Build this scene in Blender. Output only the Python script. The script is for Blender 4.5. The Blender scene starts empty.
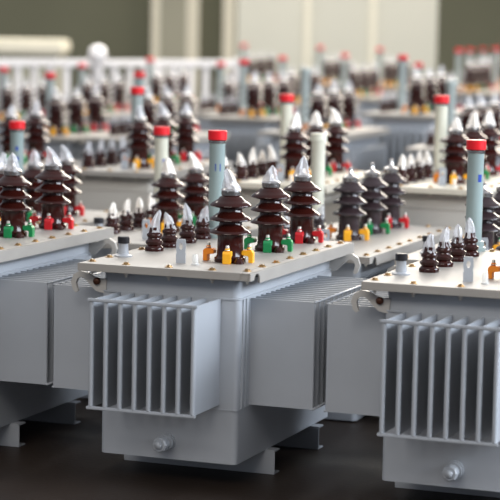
import bpy, bmesh, math, random
from mathutils import Vector, Matrix
random.seed(7)
C = bpy.context.scene.collection
PI = math.pi
GZ = .95                                    # the lid plane of the front row stands this high above the floor

# ---------------------------------------------------------------- materials
def mat(name, col, rough=.5, metal=0., noise=0., nscale=8., coat=0., alpha=1., bump=0., bscale=40., spec=.5, trans=0.):
    m = bpy.data.materials.new(name); m.use_nodes = True
    nt = m.node_tree; b = nt.nodes['Principled BSDF']
    b.inputs['Base Color'].default_value = (*col, 1); b.inputs['Roughness'].default_value = rough
    b.inputs['Metallic'].default_value = metal; b.inputs['Coat Weight'].default_value = coat
    b.inputs['Coat Roughness'].default_value = .05
    b.inputs['Alpha'].default_value = alpha; b.inputs['Specular IOR Level'].default_value = spec
    b.inputs['Transmission Weight'].default_value = trans
    if noise or bump:
        tc = nt.nodes.new('ShaderNodeTexCoord')
    if noise:
        n = nt.nodes.new('ShaderNodeTexNoise'); n.inputs['Scale'].default_value = nscale; n.inputs['Detail'].default_value = 5
        nt.links.new(tc.outputs['Object'], n.inputs['Vector'])
        r = nt.nodes.new('ShaderNodeValToRGB')
        r.color_ramp.elements[0].position = .3; r.color_ramp.elements[1].position = .7
        r.color_ramp.elements[0].color = (*[c*(1-noise) for c in col], 1)
        r.color_ramp.elements[1].color = (*[min(1, c*(1+noise)) for c in col], 1)
        nt.links.new(n.outputs['Fac'], r.inputs['Fac']); nt.links.new(r.outputs['Color'], b.inputs['Base Color'])
    if bump:
        n2 = nt.nodes.new('ShaderNodeTexNoise'); n2.inputs['Scale'].default_value = bscale
        nt.links.new(tc.outputs['Object'], n2.inputs['Vector'])
        bp = nt.nodes.new('ShaderNodeBump'); bp.inputs['Strength'].default_value = bump; bp.inputs['Distance'].default_value = .01
        nt.links.new(n2.outputs['Fac'], bp.inputs['Height']); nt.links.new(bp.outputs['Normal'], b.inputs['Normal'])
    return m

M = {}
M['paint'] = mat('blue_grey_enamel', (.385, .405, .435), .34, noise=.05, nscale=3)
M['paint_warm'] = mat('warm_grey_enamel', (.52, .49, .44), .42, noise=.05, nscale=3)
M['hook'] = mat('pale_hook_enamel', (.47, .45, .42), .4)
M['rivet'] = mat('dark_rivet', (.09, .035, .02), .35, metal=.6)
M['lid'] = mat('lid_enamel', (.335, .31, .28), .48, noise=.06, nscale=5)
M['lid_pale'] = mat('pale_lid_enamel', (.62, .57, .47), .5, noise=.05, nscale=5)
M['porcelain'] = mat('brown_glazed_porcelain', (.030, .0055, .004), .12, spec=.38)
M['porcelain_dark'] = mat('dark_glazed_porcelain', (.030, .019, .021), .2, spec=.42)
M['film'] = mat('crinkled_clear_film', (.74, .74, .77), .12, alpha=.5, bump=.7, bscale=70, coat=.4)
M['film_warm'] = mat('white_foam_cap', (.92, .86, .78), .3, bump=.6, bscale=50)
M['tin'] = mat('tinned_terminal', (.55, .53, .52), .22, metal=1.)
M['steel'] = mat('zinc_steel', (.62, .58, .52), .3, metal=1.)
M['brass'] = mat('passivated_brass', (.50, .33, .16), .32, metal=1.)
M['yellow'] = mat('yellow_clamp_paint', (.90, .42, .01), .4)
M['orange'] = mat('orange_clamp_paint', (.85, .25, .01), .4)
M['green'] = mat('green_clamp_paint', (.005, .24, .07), .4)
M['red'] = mat('red_clamp_paint', (.62, .012, .02), .4)
M['redcap'] = mat('red_cap_plastic', (.72, .010, .018), .35)
M['tube'] = mat('pale_teal_tube', (.29, .365, .36), .3, coat=.2)
M['tube_cream'] = mat('cream_tube', (.66, .65, .54), .35)
M['tube_grey'] = mat('grey_tube', (.37, .42, .41), .35)
M['blue'] = mat('blue_ink', (.01, .05, .33), .5)
M['black'] = mat('black_plastic', (.012, .012, .016), .35)
M['dark_rubber'] = mat('gasket_rubber', (.03, .03, .035), .6)  # dark rubber of the seal under the lid
M['glass'] = mat('clear_plastic_vial', (.85, .86, .84), .1, alpha=.45)

# ---------------------------------------------------------------- mesh building
class MB:
    def __init__(s): s.v = []; s.f = []; s.m = []; s.sm = []
    def add(s, vs, fs, mi=0, smooth=False):
        o = len(s.v); s.v += [tuple(p) for p in vs]
        for f in fs: s.f.append([o+i for i in f]); s.m.append(mi); s.sm.append(smooth)
        return s
    def box(s, x0, x1, y0, y1, z0, z1, mi=0):
        vs = [(x, y, z) for z in (z0, z1) for y in (y0, y1) for x in (x0, x1)]
        return s.add(vs, [(0, 2, 3, 1), (4, 5, 7, 6), (0, 1, 5, 4), (2, 6, 7, 3), (0, 4, 6, 2), (1, 3, 7, 5)], mi)
    def rbox(s, x0, x1, y0, y1, z0, z1, r, mi=0, n=4):
        """box with rounded vertical edges"""
        ring = []
        for cx, cy, a0 in ((x1-r, y1-r, 0), (x0+r, y1-r, PI/2), (x0+r, y0+r, PI), (x1-r, y0+r, 1.5*PI)):
            for k in range(n+1):
                a = a0 + PI/2*k/n; ring.append((cx+r*math.cos(a), cy+r*math.sin(a)))
        return s.prism(ring, z0, z1, mi)
    def prism(s, ring, z0, z1, mi=0):
        n = len(ring)
        vs = [(x, y, z0) for x, y in ring] + [(x, y, z1) for x, y in ring]
        fs = [(i, (i+1) % n, n+(i+1) % n, n+i) for i in range(n)] + [tuple(range(n-1, -1, -1)), tuple(range(n, 2*n))]
        return s.add(vs, fs, mi)
    def prism_xz(s, ring, y0, y1, mi=0):
        n = len(ring)
        vs = [(x, y0, z) for x, z in ring] + [(x, y1, z) for x, z in ring]
        fs = [(i, (i+1) % n, n+(i+1) % n, n+i) for i in range(n)] + [tuple(range(n-1, -1, -1)), tuple(range(n, 2*n))]
        return s.add(vs, fs, mi)
    def prism_yz(s, ring, x0, x1, mi=0):
        n = len(ring)
        vs = [(x0, y, z) for y, z in ring] + [(x1, y, z) for y, z in ring]
        fs = [(i, (i+1) % n, n+(i+1) % n, n+i) for i in range(n)] + [tuple(range(n-1, -1, -1)), tuple(range(n, 2*n))]
        return s.add(vs, fs, mi)
    def lathe(s, prof, seg=20, cx=0, cy=0, mi=0, smooth=True, axis='z', lean=(0, 0), jit=0., rnd=None):
        vs = []; n = len(prof)
        for j, (r, z) in enumerate(prof):
            for i in range(seg):
                a = 2*PI*i/seg; rr = r
                if jit and rnd: rr = r*(1+rnd.uniform(-jit, jit))
                p = (rr*math.cos(a)+lean[0]*z, rr*math.sin(a)+lean[1]*z, z)
                if axis == 'z': vs.append((cx+p[0], cy+p[1], p[2]))
                elif axis == 'y': vs.append((cx+p[0], -p[2], cy+p[1]))
                else: vs.append((p[2], cx+p[0], cy+p[1]))
        fs = []
        for j in range(n-1):
            for i in range(seg):
                k = (i+1) % seg
                fs.append((j*seg+i, j*seg+k, (j+1)*seg+k, (j+1)*seg+i))
        fs.append(tuple(range(seg-1, -1, -1))); fs.append(tuple((n-1)*seg+i for i in range(seg)))
        return s.add(vs, fs, mi, smooth)
    def tube(s, pts, r, seg=8, mi=0):
        vs = []; pts = [Vector(p) for p in pts]; n = len(pts)
        for j, p in enumerate(pts):
            t = (pts[min(j+1, n-1)]-pts[max(j-1, 0)]).normalized()
            u = t.orthogonal().normalized() if j == 0 else (u - t*u.dot(t)).normalized()
            w = t.cross(u)
            for i in range(seg):
                a = 2*PI*i/seg; vs.append(p+u*r*math.cos(a)+w*r*math.sin(a))
        fs = [(j*seg+i, j*seg+(i+1) % seg, (j+1)*seg+(i+1) % seg, (j+1)*seg+i) for j in range(n-1) for i in range(seg)]
        fs += [tuple(range(seg-1, -1, -1)), tuple((n-1)*seg+i for i in range(seg))]
        return s.add(vs, fs, mi, True)
    def mesh(s, name, mats, bevel=0.):
        me = bpy.data.meshes.new(name); me.from_pydata(s.v, [], s.f)
        for m in mats: me.materials.append(m)
        for p, mi, sm in zip(me.polygons, s.m, s.sm): p.material_index = mi; p.use_smooth = sm
        bm = bmesh.new(); bm.from_mesh(me)
        if bevel:
            bmesh.ops.recalc_face_normals(bm, faces=bm.faces)
            es = [e for e in bm.edges if len(e.link_faces) == 2 and e.calc_face_angle(0) > .9]
            bmesh.ops.bevel(bm, geom=es, offset=bevel, segments=2, affect='EDGES', clamp_overlap=True)
        bmesh.ops.recalc_face_normals(bm, faces=bm.faces)
        bm.to_mesh(me); bm.free()
        for e in me.edges: pass
        return me

CACHE = {}
def cached(key, fn):
    if key not in CACHE: CACHE[key] = fn()
    return CACHE[key]
def obj(name, me, parent=None, loc=(0, 0, 0), rz=0., label=None):
    o = bpy.data.objects.new(name, me); C.objects.link(o)
    o.location = loc; o.rotation_euler = (0, 0, rz)
    if parent: o.parent = parent
    if label: o['label'] = label
    return o
def smooth_by_angle(me, ang=.6):
    for p in me.polygons: p.use_smooth = True
    bm = bmesh.new(); bm.from_mesh(me)
    for e in bm.edges:
        if len(e.link_faces) == 2 and e.calc_face_angle(0) > ang: e.smooth = False
    bm.to_mesh(me); bm.free()
    return me

# ---------------------------------------------------------------- small components
def hv_body(por):
    # glazed porcelain with three sharp umbrella sheds
    pr = [(.068, 0), (.070, .006), (.070, .018), (.062, .024), (.059, .03), (.056, .108), (.060, .122)]
    for zs in (.132, .190, .252):
        pr += [(.088, zs-.007), (.093, zs-.003), (.091, zs+.003), (.074, zs+.014), (.056, zs+.026), (.051, zs+.034), (.050, zs+.046)]
    pr = pr[:-1] + [(.042, .290), (.036, .296)]
    b = MB().lathe(pr, 28)
    return smooth_by_angle(b.mesh('high_voltage_bushing', [M[por]]), .7)
def hv_terminal():
    b = MB().lathe([(.036, .290), (.043, .294), (.043, .314), (.036, .322), (.020, .326), (.012, .336), (.011, .362), (.004, .368)], 16)
    return smooth_by_angle(b.mesh('terminal', [M['tin']]), .7)
def cover_mesh(name, r0, z0, h, seed, lean, m, tip=.16, seg=16):
    """a crumpled film bag pulled over the terminal: folds run up to a gathered, drooping tip"""
    rnd = random.Random(seed); vs = []; n = 9
    ph = [rnd.uniform(0, 6.28) for _ in range(3)]
    for k in range(n):
        t = k/(n-1)
        r = r0*(1.08 if k == 0 else 1)*((1-t)**.62*(1-tip)+tip)
        if k == n-1: r *= .35
        cx = lean[0]*h*t*t; cy = lean[1]*h*t*t
        for i in range(seg):
            a = 2*PI*i/seg
            fold = 1+.20*math.sin(5*a+ph[0]+2.5*t)+.12*math.sin(3*a+ph[1]-3*t)+rnd.uniform(-.10, .10)
            vs.append((cx+r*fold*math.cos(a), cy+r*fold*math.sin(a), z0+h*t+rnd.uniform(-.004, .004)))
    fs = [(j*seg+i, j*seg+(i+1) % seg, (j+1)*seg+(i+1) % seg, (j+1)*seg+i) for j in range(n-1) for i in range(seg)]
    fs += [tuple(range(seg-1, -1, -1)), tuple((n-1)*seg+i for i in range(seg))]
    b = MB().add(vs, fs, 0, True)
    return smooth_by_angle(b.mesh(name, [m]), .75)
def lv_body(por):
    pr = [(.040, 0), (.041, .012), (.036, .02), (.030, .026), (.037, .034), (.038, .044), (.029, .052), (.027, .060),
          (.033, .068), (.033, .076), (.025, .084), (.022, .098), (.020, .108)]
    pr = [(r*1.08, z) for r, z in pr]
    return smooth_by_angle(MB().lathe(pr, 18).mesh('low_voltage_bushing', [M[por]]), .9)
def clamp_mesh(c):
    # inverted L claw: arm on top of the flange, leg down on the lid, nut above
    b = MB().prism_yz([(-.022, 0), (-.022, .040), (-.016, .050), (.018, .050), (.024, .044), (.024, .030), (-.004, .026), (-.004, 0)], -.016, .016)
    me = None
    b.lathe([(.011, .050), (.011, .058), (.0075, .060), (.0075, .072), (.004, .075)], 8, 0, -.004, 1)
    return b.mesh('clamp', [M[c], M['steel']], .0025)
def bolt_mesh(t):
    b = MB()
    b.lathe([(.018, 0), (.018, .003)], 14, mi=0, smooth=False)
    b.lathe([(.012, .003), (.012, .010)], 6, mi=0, smooth=False)
    b.lathe([(.006, .010), (.006, .013)], 8, mi=1, smooth=False)
    b.lathe([(.0055, -t-.003), (.0055, .003)], 8, mi=1, smooth=False)
    b.lathe([(.006, -t-.022), (.006, -t-.012)], 8, mi=1, smooth=False)
    b.lathe([(.0105, -t-.012), (.0105, -t-.003)], 6, mi=1, smooth=False)
    b.lathe([(.015, -t-.003), (.015, -t)], 12, mi=1, smooth=False)
    return b.mesh('lid_bolt', [M['brass'], M['steel']])
def gauge_body(h, m):
    b = MB().lathe([(.058, 0), (.058, .018), (.052, .022), (.050, .045), (.0400, .05), (.0385, .06), (.0385, h-.06), (.0395, h-.058), (.0395, h-.045)], 28)
    return smooth_by_angle(b.mesh('level_gauge', [M[m]]), .6)
def ring_mesh(h):
    b = MB().lathe([(.041, h-.062), (.0425, h-.060), (.0425, h-.048), (.040, h-.045)], 28)
    return smooth_by_angle(b.mesh('collar', [M['tin']]), .6)
def cap_mesh(h, m):
    b = MB().lathe([(.0445, h-.045), (.046, h-.043), (.046, h-.004), (.043, h), (.0, h+.001)][:-1], 28)
    return smooth_by_angle(b.mesh('cap', [M[m]]), .6)
def patch(b, a0, a1, z0, z1, r=.0392, n=4):
    vs = []; 
    for rr in (r, r-.0012):
        for k in range(n+1):
            a = a0+(a1-a0)*k/n
            vs += [(rr*math.cos(a), rr*math.sin(a), z0), (rr*math.cos(a), rr*math.sin(a), z1)]
    fs = [(2*k, 2*k+2, 2*k+3, 2*k+1) for k in range(n)]
    o = 2*(n+1)
    fs += [(o+2*k+1, o+2*k+3, o+2*k+2, o+2*k) for k in range(n)]
    b.add(vs, fs)
CAMA = math.atan2(-.93, .35)
def mark_mesh(kind):
    b = MB()
    if kind == 'bars':
        patch(b, CAMA-.22, CAMA-.10, .325, .36); patch(b, CAMA+.36, CAMA+.48, .325, .36)
    elif kind == 'square': patch(b, CAMA+.25, CAMA+.75, .325, .36)
    else:
        patch(b, CAMA-.1, CAMA+.3, .37, .395); patch(b, CAMA+.0, CAMA+.4, .31, .335)
    return b.mesh('blue_mark', [M['blue']])
def hook_mesh():
    # flat curved lifting hook cut from plate, in the xz plane, reaching out along +x
    cl = [(-.02, -.070, .044), (.02, -.066, .040), (.05, -.048, .026), (.078, -.028, .020), (.105, -.022, .019), (.128, -.036, .018), (.137, -.062, .017), (.130, -.088, .015), (.120, -.102, .010)]
    up, lo = [], []
    for i, (x, z, w) in enumerate(cl):
        a = cl[max(i-1, 0)]; c = cl[min(i+1, len(cl)-1)]
        t = Vector((c[0]-a[0], c[1]-a[1])).normalized(); n = Vector((-t.y, t.x))
        up.append((x+n.x*w*.72, z+n.y*w*.72)); lo.append((x-n.x*w*.72, z-n.y*w*.72))
    b = MB()
    for i in range(len(cl)-1):
        b.prism_xz([lo[i], lo[i+1], up[i+1], up[i]], -.008, .008)
    me = b.mesh('lifting_hook', [M['hook']])
    bm = bmesh.new(); bm.from_mesh(me); bmesh.ops.remove_doubles(bm, verts=bm.verts, dist=1e-5)
    # drop the inner faces left between the segments
    seen = {}
    for f in bm.faces: seen.setdefault(tuple(sorted(v.index for v in f.verts)), []).append(f)
    bmesh.ops.delete(bm, geom=[f for fl in seen.values() if len(fl) > 1 for f in fl], context='FACES_ONLY')
    bmesh.ops.recalc_face_normals(bm, faces=bm.faces)
    bm.to_mesh(me); bm.free(); return me
def lug_mesh():
    b = MB(); w = .021; n = 10
    ring = [(-w, 0), (w, 0), (w, .095), (w-.008, .105), (-w+.008, .105), (-w, .095)]
    # plate with a round eye: upper band built around the hole
    hole = [(.0+.009*math.cos(a), .074+.015*math.sin(a)) for a in [2*PI*k/12 for k in range(12)]]
    sq = []
    for a in [2*PI*k/12 for k in range(12)]:
        c, s_ = math.cos(a), math.sin(a); k = min(w/abs(c) if abs(c) > 1e-6 else 9, .031/abs(s_) if abs(s_) > 1e-6 else 9)
        sq.append((c*k, .074+s_*k))
    for i in range(12):
        j = (i+1) % 12
        b.prism_xz([hole[i], hole[j], sq[j], sq[i]], -.006, .006)
    b.box(-w, w, -.006, .006, 0, .043)
    me = b.mesh('lifting_lug', [M['paint']])
    return me
def stem_mesh(): return smooth_by_angle(MB().lathe([(.040, 0), (.040, .006), (.026, .012), (.022, .03), (.021, .058), (.024, .062)], 16).mesh('filler_neck', [M['paint']]), .7)
def stemcap_mesh(): return smooth_by_angle(MB().lathe([(.026, .060), (.027, .062), (.027, .086), (.023, .09)], 14).mesh('cap', [M['black']]), .7)
def valve_mesh():
    b = MB()
    b.lathe([(.030, -.01), (.030, .012)], 18, axis='y', smooth=False)
    b.lathe([(.021, .0), (.021, .045)], 18, axis='y')
    b.lathe([(.029, .020), (.029, .032)], 18, axis='y', smooth=False)
    b.lathe([(.024, .045), (.026, .048), (.026, .075), (.022, .080)], 8, axis='y', smooth=False)
    b.lathe([(.012, .080), (.012, .092)], 12, axis='y')
    return b.mesh('drain_valve', [M['paint']])
def vial_mesh(): return smooth_by_angle(MB().lathe([(.018, 0), (.018, .004), (.013, .008), (.013, .04), (.009, .046)], 12).mesh('breather', [M['glass']]), .7)

# ---------------------------------------------------------------- transformer
BIG = dict(key='big', W=.8, L=1.42, o=.08, fe=.297, fy0=.222, nf=15, fsp=.063, stack=True, bx=.565, bys=(.37, .88, 1.32),
           lx=.105, lys=(.60, .78, 1.00, 1.19), tube=(.135, 1.29), th=.52, por='porcelain', film='film', paint='paint', lid='lid',
           tubem='tube', capm='redcap', mark='bars', detail=2, hvfilm=(True, True, True), lvfilm=True)
def var(base, **k):
    d = dict(base); d.update(k); return d
PH = (('orange', 'yellow', 'yellow'), ('green', 'green', 'green'), ('red', 'red', 'red'))

def transformer(P, x, y, lid_z, label, group=None, rz=0.):
    H = lid_z
    W, L, o = P['W'], P['L'], P['o']; t = .034
    key = (P['key'], round(H, 3)); pm, lm = P['paint'], P['lid']
    root = bpy.data.objects.new('power_transformer', None); C.objects.link(root)
    root.location = (x, y, 0); root.rotation_euler = (0, 0, rz)
    root['label'] = label; root['category'] = 'transformer'
    if group: root['group'] = group
    det = P['detail']
    zt, zb, zbot, zbf = H-.120, H-.602, H-.841, H-.588
    zbot = min(zbot, .11)
    # tank
    def tank():
        b = MB()
        b.rbox(o+.004, W-o-.004, o+.004, L-o-.004, H-.122, H-t, .03)            # neck under the lid
        b.rbox(o-.006, W-o+.006, o-.006, L-o+.006, H-.128, H-.121, .034)         # weld seam
        b.rbox(o, W-o, o, L-o, zb, H-.128, .02)
        b.rbox(o-.003, W-o+.003, o-.003, L-o+.003, zb-.006, zb, .02)
        b.rbox(o, W-o, o, L-o, zbot, zb-.006, .028)
        for yy in (o+.045, o+.085):                                              # weld beads beside the corner
            b.box(W-o, W-o+.006, yy, yy+.012, zb, H-.128)
            b.box(o-.006, o, yy, yy+.012, zb, H-.128)
        return smooth_by_angle(b.mesh('tank', [M[pm]]), .5)
    obj('tank', cached(('tank',)+key, tank), root)
    # base channels
    def chan():
        b = MB(); h = zbot
        a, c = o-.045, W-o+.045
        b.box(a, c, -.035, .035, h-.008, h); b.box(a, c, -.035, .035, 0, .008)
        b.box(a, c, -.035, -.027, .008, h-.008)
        return b.mesh('base_channel', [M[pm]], .002)
    for yy in (o+.40, L-o-.25): obj('base_channel', cached(('chan',)+key, chan), root, (0, yy, 0))
    # lid : plate, with its long edges folded down
    def lid():
        b = MB()
        b.box(0, W-.045, 0, L, -t, 0)
        b.box(W-.0451, W-.002, 0, L, -.007, 0)
        # right edge folded down, with a half-round notch near the front corner
        ring = [(0, 0), (0, -t), (.050, -t)]
        for k in range(1, 8):
            a = PI-PI*k/8; ring.append((.082+.032*math.cos(a), -.034+.026*math.sin(a)))
        ring += [(.116, -.046), (.122, -.052), (L, -.052), (L, 0)]
        b.prism_yz(ring, W-.009, W)
        b.box(W-.045, W-.009, 0, .035, -t, -.007)
        return b.mesh('lid', [M[lm]], .002)
    obj('lid', cached(('lid',)+key[:1], lid), root, (0, 0, H))
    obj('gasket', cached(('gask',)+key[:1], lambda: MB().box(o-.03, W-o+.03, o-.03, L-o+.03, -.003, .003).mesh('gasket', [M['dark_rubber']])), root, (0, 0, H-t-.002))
    # bolts
    if det >= 1:
        bm_ = cached('bolt', lambda: bolt_mesh(t)); ins = .034
        spots = []
        ny = int(round((L-.14)/.19)); 
        for k in range(ny+1):
            yy = .08+(L-.16)*k/ny
            spots += [(W-ins-.01, yy)]
            if k % (1 if det == 2 else 2) == 0: spots += [(ins, yy)]
        nx = 3
        for k in range(1, nx+1):
            spots += [(W*k/(nx+1)+.01, ins+.012), (W*k/(nx+1), L-ins)]
        for k, (xx, yy) in enumerate(spots): obj('lid_bolt', bm_, root, (xx, yy, H), k*.7)
    # front radiator
    xs, xe = .162, .642
    if P['stack']:
        yo = -.224
        def rad():
            b = MB()
            b.box(xs-.002, xe, o-.008, o, zbf, zt)
            return b.mesh('front_radiator', [M[pm]], .003)
        R = obj('front_radiator', cached(('rad',)+key, rad), root)
        rimm = cached('rim', lambda: MB().box(xs-.010, xe+.010, yo-.004, yo+.010, -.007, .007).mesh('rim', [M[pm]], .003))
        for zc in (zt-.005, zbf+.003): obj('rim', rimm, R, (0, 0, zc))
        def fin():
            b = MB()
            ring = [(-.0050, o), (-.0045, yo+.04), (-.0092, yo+.018), (-.0095, yo+.004), (-.004, yo-.001), (.004, yo-.001), (.0095, yo+.004), (.0092, yo+.018), (.0045, yo+.04), (.0050, o)]
            b.prism(ring, zbf+.004, zt-.004)
            return smooth_by_angle(b.mesh('fin', [M[pm]]), .9)
        fm = cached(('fin',)+key, fin)
        for k in range(8): obj('fin', fm, R, (xs+.0075+(xe-xs-.015)*k/7, 0, 0))
    # side radiators
    fe = P['fe']
    for sgn, nm in ((1, 'right'), (-1, 'left')):
        y0 = P['fy0']; nf = P['nf']; sp = P['fsp']
        def srad():
            b = MB()
            b.box(-.004, .003, y0-.01, y0+sp*(nf-1)+.01, zb, zt-.006)
            return b.mesh('side_radiator', [M[pm]])
        S = obj('side_radiator', cached(('srad', P['key'], H), srad), root, (W-o, 0, 0))
        if sgn < 0: S.location = (o, y0*2+sp*(nf-1), 0); S.rotation_euler = (0, 0, PI)
        srm = cached(('srim', P['key'], H), lambda: MB().tube([(fe, y0-.006, 0), (fe, y0+sp*(nf-1)+.006, 0)], .0055, 8).mesh('rim', [M[pm]]))
        for zc in (zt-.014, zb+.006): obj('rim', srm, S, (0, 0, zc))
        def sfin():
            b = MB(); z0, z1 = zb+.004, zt-.012; r = .022
            ring = [(0, -.004), (fe-.03, -.004), (fe-.014, -.0065), (fe-.003, -.0055), (fe, 0), (fe-.003, .0055), (fe-.014, .0065), (fe-.03, .004), (0, .004)]
            b.prism(ring, z0, z1)
            return smooth_by_angle(b.mesh('fin', [M[pm]]), .9)
        fm = cached(('sfin',)+key, sfin)
        for k in range(nf): obj('fin', fm, S, (0, y0+sp*k, 0))
    # lifting hooks, front left and rear right
    if det >= 1:
        hm = cached('hook', hook_mesh)
        obj('lifting_hook', hm, root, (o, o+.01, H-.036), PI)
        obj('lifting_hook', hm, root, (W-o, L-o-.03, H-.034), 0)
        # boss beside the hook
        bossm = cached('boss', lambda: MB().lathe([(.016, -.004), (.016, .012), (.009, .016)], 12, axis='y').mesh('hook_rivet', [M['rivet']]))
        obj('hook_rivet', bossm, root, (o-.022, o+.002, H-.085))
    # high voltage bushings
    hvb = cached(('hv', P['por']), lambda: hv_body(P['por'])); hvt = cached('hvt', hv_terminal)
    for k, yy in enumerate(P['bys']):
        B = obj('high_voltage_bushing', hvb, root, (P['bx'], yy, H), k*.5)
        B.scale = (1, 1, P.get('bs', 1))
        obj('terminal', hvt, B)
        if P['hvfilm'][k]:
            seed = k+P.get('seed', 0)*3
            v = seed % 4
            cm = cached(('hvc', v, P['film']), lambda: cover_mesh('terminal_cover', .036, .312, (.095, .08, .098, .088)[v], v+5, ((-.3, .1), (.05, 0), (.08, .05), (-.05, -.1))[v], M[P['film']]))
            obj('terminal_cover', cm, B)
        for j, (a, c) in enumerate(zip((PI, -PI/2+.22, .12), PH[k])):
            cmesh = cached(('clamp', c), lambda: clamp_mesh(c)); r = .082 if j else .098
            q = a-k*.5
            obj('clamp', cmesh, B, (r*math.cos(q), r*math.sin(q), 0), q+PI/2, c+' painted clamp').scale = (1.15, 1.1, 1.1)
        if det == 2:
            q = -.75-k*.5
            obj('vent_plug', cached(('plug', P['por']), lambda: smooth_by_angle(MB().lathe([(.024, 0), (.024, .012), (.017, .018), (.012, .026)], 12).mesh('vent_plug', [M[P['por']]]), .8)), B, (.088*math.cos(q), .088*math.sin(q), 0))
    # low voltage bushings
    lvb = cached(('lv', P['por']), lambda: lv_body(P['por']))
    for k, yy in enumerate(P['lys']):
        B = obj('low_voltage_bushing', lvb, root, (P['lx'], yy, H), k*1.1)
        if P['lvfilm']:
            v = (k*2+P.get('seed', 0)) % 4
            cm = cached(('lvc', v, P['film']), lambda: cover_mesh('film_cover', .026, .086, (.10, .08, .075, .09)[v], v+11, ((.2, .1), (.05, 0), (-.3, .1), (.1, -.1))[v], M[P['film']]))
            obj('film_cover', cm, B)
        else:
            obj('stud', cached('stud', lambda: MB().lathe([(.012, .108), (.012, .15), (.006, .156)], 8).mesh('stud', [M['tin']])), B)
    # level gauge
    if P['tube']:
        th = P['th']; tx, ty = P['tube']
        g = obj('level_gauge', cached(('g', th, P['tubem']), lambda: gauge_body(th, P['tubem'])), root, (tx, ty, H))
        if P['capm'] == 'redcap': obj('collar', cached(('ring', th), lambda: ring_mesh(th)), g)
        obj('gauge_cap', cached(('gc', th, P['capm']), lambda: cap_mesh(th, P['capm'])), g)
        if P['mark']: obj('blue_mark', cached(('mk', P['mark']), lambda: mark_mesh(P['mark'])), g)
    if det >= 1:
        obj('lifting_lug', cached('lug', lug_mesh), root, (.395, .215, H), .25)
        f = obj('filler_neck', cached('stem', stem_mesh), root, (.075, .32, H)); obj('filler_cap', cached('stemcap', stemcap_mesh), f)
        obj('breather', cached('vial', vial_mesh), root, (.475, .185, H))
        obj('drain_valve', cached('valve', valve_mesh), root, (.40, o, H-.765)).scale = (1.3, 1.15, 1.3)
    return root

# ---------------------------------------------------------------- front row
transformer(var(BIG, key='t1', seed=0), 0, 0, GZ, 'middle front-row transformer, whole fin radiator facing forward, teal gauge tube with red cap')
transformer(var(BIG, key='t2', mark='square', seed=1, lx=.155, lys=(.47, .70, .93, 1.15), tube=(.11, 1.38), tubem='tube'), 1.2926, -.0137, GZ,
            'front-row transformer cut by the right edge, small blue square on its red-capped tube')
transformer(var(BIG, key='t0', seed=2, tube=None, bx=.55, bys=(.29, .79, 1.23)), -1.285, .0439, GZ,
            'front-row transformer cut by the left edge, green and red clamps on its brown bushings')
# ---------------------------------------------------------------- second row (narrower units standing lower)
MID = var(BIG, key='mid', W=.7, L=1.69, fe=.115, fy0=.25, nf=18, stack=False, bx=.345, bys=(.76, 1.14, 1.50), lx=.11, lys=(.42, .60, .78, .95),
          tube=(.10, 1.10), th=.54, por='porcelain', film='film', tubem='tube_cream', mark='square', detail=1)
transformer(var(MID, key='mid_b', por='porcelain_dark', hvfilm=(False,)*3, capm='tube_cream', mark=None, lvfilm=True, tube=(.06, 1.06), bs=1.05), .10, 1.68, GZ-.10,
            'second-row transformer with three bare dark bushings and a cream tube without red cap')
transformer(var(MID, key='mid_a', seed=1, film='film_warm', bx=.33, bys=(.66, 1.05, 1.44)), -.88, 1.66, GZ-.10,
            'second-row transformer with cream tube under a red cap, behind the middle front lid')
transformer(var(MID, key='mid_0', seed=2, bx=.40, bys=(.45, .86, 1.27), L=1.60, tubem='tube', mark='two', tube=(.14, 1.15), nf=16), -1.82, 1.60, GZ-.10,
            'second-row transformer behind the left front one, pale red-capped tube with two blue marks')
transformer(var(MID, key='mid_c', por='porcelain_dark', hvfilm=(False,)*3, bys=(.38, .80, 1.22), lys=(), tube=None, L=1.6, nf=15), .92, 1.70, GZ-.10,
            'second-row transformer behind the right front one, bare dark bushings beside its gauge tube')
# ---------------------------------------------------------------- rows behind
R3 = var(BIG, key='r3', W=.72, L=1.3, fe=.13, nf=13, stack=False, film='film_warm', lid='lid_pale', paint='paint_warm', detail=1, mark=None,
         tubem='tube_cream', th=.50, tube=(.2, .85), bx=.41, lx=.15, bys=(.42, .82, 1.2), lys=(.2, .38, .56, .74))
R3g = var(R3, key='r3g', paint='paint', lid='lid', por='porcelain', film='film', tubem='tube_grey')
def third(P, tx, ty, lid, label, **k):
    P = var(P, **k); transformer(P, tx-P['tube'][0], ty-P['tube'][1], lid, label)
third(R3g, -2.83, 4.56, GZ+.05, 'third-row transformer behind the left front one, mostly hidden, its gauge tube outside the frame')
third(R3g, -1.80, 4.75, GZ+.08, 'third-row transformer with orange clamps left of the cream red-capped gauge tube', key='r3a', paint='paint_warm', seed=1)
third(R3, -.62, 4.40, GZ+.08, 'third-row transformer with pale lid and white-tipped bushings behind the capless cream tube', key='r3c', seed=2)
third(R3, .40, 4.36, GZ+.105, 'third-row transformer with pale lid standing left of the right front gauge tube', key='r3d', seed=3)
FAR = var(R3g, key='far', detail=0, tubem='tube_grey', nf=10, fsp=.09, tube=(.16, .7), lx=.10, lys=(.35, .5, .65, .8), bys=(.3, .7, 1.1))
FS = var(FAR, key='fars', stack=True)
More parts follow.
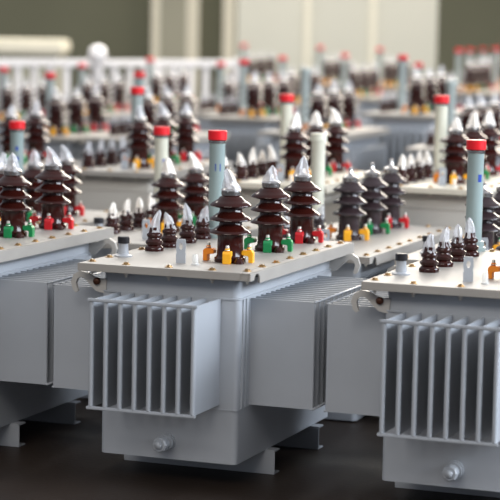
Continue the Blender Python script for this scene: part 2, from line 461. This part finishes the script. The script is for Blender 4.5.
far = [
 (FS, -4.10, 8.17, 0.04, 'fourth-row transformer at the left with yellow, green and red clamps under its bushings', {}),
 (FAR, -3.03, 7.61, 0.09, 'fourth-row transformer standing just behind the cream red-capped tube', dict(tubem='tube')),
 (FS, -3.10, 10.17, 0.15, 'far dark-finned transformer seen between the two front gauge tubes', {}),
 (FAR, -1.94, 8.56, 0.13, 'fourth-row transformer with a plain grey capless tube behind the middle bushings', dict(capm='tube_grey', key='farg')),
 (FS, -1.59, 10.20, 0.23, 'tall far transformer with dark front fins and a broad red-capped tube right of centre', {}),
 (FAR, -0.56, 8.10, 0.08, 'fourth-row transformer with a grey capless tube near the right edge', dict(capm='tube_grey', key='farg')),
 (FAR, -5.94, 10.91, -0.01, 'fifth-row transformer at the far left edge before the white railing', {}),
 (FAR, -5.72, 12.28, 0.01, 'fifth-row transformer before the round-headed white post', {}),
 (FAR, -5.81, 14.30, 0.04, 'far transformer whose red cap shows against the railing right of the white post', {}),
 (FAR, -4.39, 12.89, 0.05, 'fifth-row transformer left of the far dark-finned one', {}),
 (FAR, -2.21, 12.86, 0.10, 'fifth-row transformer with its red cap just right of the broad one', {}),
 (FAR, -4.19, 14.26, 0.10, 'sixth-row transformer behind the far dark-finned one', {}),
 (FAR, -4.23, 16.61, 0.10, 'sixth-row transformer below the pale partition right of centre', {}),
 (FAR, -5.42, 19.18, 0.14, 'farthest transformer under the left half of the pale partition', {}),
 (FAR, -4.52, 18.98, 0.14, 'farthest transformer before the right half of the pale partition', {}),
 (FAR, -6.56, 19.29, 0.14, 'farthest transformer at the left end of the pale partition', {}),
 (FAR, -2.88, 16.91, 0.19, 'sixth-row transformer before the dark wall, its cap leftmost of those there', {}),
 (FAR, -3.84, 21.06, 0.13, 'farthest transformer before the dark wall, second red cap from the left there', {}),
 (FAR, -2.85, 18.64, 0.19, 'sixth-row transformer at the right edge before the dark wall', {}),
 (FAR, -4.25, 23.37, 0.10, 'farthest transformer before the dark wall, third red cap from the left there', {}),
 (FAR, .75, 6.9, .05, 'fourth-row transformer cut by the right edge of the frame', dict(film='film_warm', key='farw')),
]
for i, (P, tx, ty, dz, lb, k) in enumerate(far):
    third(var(P, seed=i), tx, ty, GZ+dz, lb, **k)

# ---------------------------------------------------------------- hall
def struct(name, me, loc=(0, 0, 0), rz=0.):
    o = obj(name, me, None, loc, rz); o['kind'] = 'structure'; return o
fl = mat('dark_brown_floor', (.022, .013, .008), .5, noise=.35, nscale=1.2, bump=.1)
struct('floor', MB().box(-30, 14, -9, 34, -.1, 0).mesh('floor', [fl]))
wall_olive = mat('olive_wall', (.115, .115, .075), .8, noise=.08, nscale=.6)
wall_khaki = mat('khaki_wall', (.34, .33, .26), .8, noise=.08, nscale=.6)
wall_pale = mat('pale_partition', (.52, .51, .44), .7, noise=.05, nscale=.5)
cream = mat('cream_paint', (.72, .68, .56), .6)
white = mat('white_railing_paint', (.82, .80, .80), .4)
# a local frame across the view at the far end of the hall: u = along the wall, w = away
yaw = -.3576; UX = Vector((math.cos(yaw), -math.sin(yaw), 0)); WY = Vector((math.sin(yaw), math.cos(yaw), 0)); CAM0 = Vector((3.941, -8.4175, 0))
def far_pt(u, d): return CAM0+WY*d+UX*u
def fbox(name, u0, u1, d0, d1, z0, z1, m, bev=.0): 
    p = far_pt((u0+u1)/2, (d0+d1)/2)
    me = MB().box((u0-u1)/2, (u1-u0)/2, (d0-d1)/2, (d1-d0)/2, 0, z1-z0).mesh(name, [m], bev)
    return me, (p.x, p.y, z0), -yaw
def S(px, d): return (px-250)/2155*d
WD = 36
me, l, r = fbox('wall_back', S(-120, WD), S(640, WD), WD, WD+.2, 0, 5, wall_olive); struct('wall_back', me, l, r)
n = 0
for (a, b_, m) in ((148, 156, cream), (156, 183, wall_khaki), (183, 195, cream), (219, 231, cream)):
    n += 1; me, l, r = fbox('trim_%d' % n, S(a, WD), S(b_, WD), WD-.12, WD, 0, 4.8, m); struct('trim_%d' % n, me, l, r)
PD = 31
me, l, r = fbox('wall_partition', S(233, PD), S(432, PD), PD, PD+.12, 0, 3.2, wall_pale); struct('wall_partition', me, l, r)
for (a, b_) in ((300, 306), (365, 371)):
    n += 1; me, l, r = fbox('trim_%d' % n, S(a, PD), S(b_, PD), PD-.06, PD, 0, 3.2, cream); struct('trim_%d' % n, me, l, r)
# kiosk with a cream cornice at the left
KD = 29.
root = bpy.data.objects.new('counter_booth', None); C.objects.link(root)
p = far_pt(S(0, KD), KD+1); root.location = (p.x, p.y, 0); root.rotation_euler = (0, 0, -yaw)
root['label'] = 'khaki booth with a thick cream cornice behind the white railing, top left'; root['category'] = 'booth'
kw = S(52, KD)-S(-90, KD)
b = MB().box(-kw/2, kw/2, -.6, .6, 0, 1.40)
for k in range(12): b.box(-kw/2+kw*k/12, -kw/2+kw*k/12+.03, -.615, -.6, 0, 1.40)
xoff = (S(52, KD)+S(-90, KD))/2-S(0, KD)
obj('booth_body', b.mesh('booth_body', [wall_khaki]), root, (xoff, 0, 0))
obj('cornice', MB().box(-kw/2-.07, kw/2+.07, -.67, .67, 0, .19).mesh('cornice', [cream], .03), root, (xoff, 0, 1.40))
# railing
rail = bpy.data.objects.new('railing', None); C.objects.link(rail)
A = far_pt(S(-60, 24), 24); B_ = far_pt(S(235, 26), 26); dv = B_-A; Lr = dv.length
rail.location = A;  rail.rotation_euler = (0, 0, math.atan2(dv.y, dv.x))
rail['label'] = 'white railing with upright bars running across the back of the hall'; rail['category'] = 'railing'
zr = GZ+.50
obj('top_rail', MB().box(0, Lr, -.04, .04, zr-.085, zr).mesh('top_rail', [white], .01), rail)
obj('bottom_rail', MB().box(0, Lr, -.03, .03, .12, .18).mesh('bottom_rail', [white], .01), rail)
bar = MB().box(-.038, .038, -.02, .02, .18, zr-.085).mesh('bar', [white], .006)
nb = int(Lr/.205)
for k in range(nb): obj('bar', bar, rail, (.1+k*.205, 0, 0))
for xx in (.02, Lr-.02): obj('end_post', cached('endpost', lambda: MB().box(-.04, .04, -.04, .04, 0, zr+.02).mesh('end_post', [white], .01)), rail, (xx, 0, 0))
pp = far_pt(S(97, 24), 23.6)
po = obj('bollard', smooth_by_angle(MB().lathe([(.14, 0), (.14, .03), (.062, .05), (.062, 1.42), (.07, 1.44), (.095, 1.47), (.105, 1.53), (.09, 1.60), (.05, 1.635), (.01, 1.645)], 20).mesh('bollard', [white]), .8), None, (pp.x, pp.y, 0))
po['label'] = 'thick white round-headed post in front of the railing at upper left'; po['category'] = 'post'

# ---------------------------------------------------------------- camera
cd = bpy.data.cameras.new('camera'); cam = bpy.data.objects.new('camera', cd); C.objects.link(cam)
rt = Vector((0.93581728, 0.35195581, 0.01931623)); up = Vector((-0.05693121, 0.09683955, 0.99367044)); fw = Vector((-0.34785751, 0.93099367, -0.1106614))
cam.matrix_world = Matrix(((rt.x, up.x, -fw.x, 3.94116), (rt.y, up.y, -fw.y, -8.41746), (rt.z, up.z, -fw.z, 1.10164+GZ), (0, 0, 0, 1)))
cd.sensor_width = 36; cd.lens = 2155.11*36/500; cd.clip_end = 200
cd.dof.use_dof = True; cd.dof.focus_distance = 9.55; cd.dof.aperture_fstop = 2.2
bpy.context.scene.camera = cam

# ---------------------------------------------------------------- light
w = bpy.data.worlds.new('hall_daylight'); bpy.context.scene.world = w; w.use_nodes = True
nt = w.node_tree; bg = nt.nodes['Background']
tc = nt.nodes.new('ShaderNodeTexCoord'); sep = nt.nodes.new('ShaderNodeSeparateXYZ'); nt.links.new(tc.outputs['Generated'], sep.inputs[0])
ramp = nt.nodes.new('ShaderNodeValToRGB'); e = ramp.color_ramp.elements
mp = nt.nodes.new('ShaderNodeMapRange'); mp.inputs['From Min'].default_value = -1; mp.inputs['From Max'].default_value = 1
nt.links.new(sep.outputs['Z'], mp.inputs['Value']); nt.links.new(mp.outputs[0], ramp.inputs['Fac'])
e[0].position = .45; e[0].color = (.05, .045, .04, 1); e[1].position = .56; e[1].color = (.50, .54, .62, 1)
x = e.new(.85); x.color = (1.0, 1.03, 1.10, 1)
nt.links.new(ramp.outputs['Color'], bg.inputs['Color']); bg.inputs['Strength'].default_value = .6

def area(name, loc, target, sx, sy, energy, col):
    ld = bpy.data.lights.new(name, 'AREA'); ld.shape = 'RECTANGLE'; ld.size = sx; ld.size_y = sy; ld.energy = energy; ld.color = col
    o = bpy.data.objects.new(name, ld); C.objects.link(o); o.location = loc
    o.rotation_euler = (Vector(target)-Vector(loc)).to_track_quat('-Z', 'Y').to_euler(); return o
area('hall_window_right', (9, 2, 4.6), (0, 1, .9), 10, 3, 1850, (.82, .90, 1))
area('front_fill', (1, -11, 8.5), (0, 0, .9), 9, 3, 620, (1, .94, .86))  # added fill lamp, lifts the faces turned to the camera
area('back_glint_fill', (1, 25, 8.5), (0, 3, .8), 14, 3.5, 3000, (1, .90, .76))  # added lamp high at the far end, puts glints on sheds and lids
area('overhead_fill', (-4, 14, 9), (-4, 13, 0), 12, 11, 2300, (1, .95, .86))  # added overhead fill that brightens the back rows

sc = bpy.context.scene
sc.view_settings.view_transform = 'Standard'; sc.view_settings.look = 'None'; sc.view_settings.exposure = 0; sc.view_settings.gamma = 1
sc.view_settings.use_curve_mapping = False
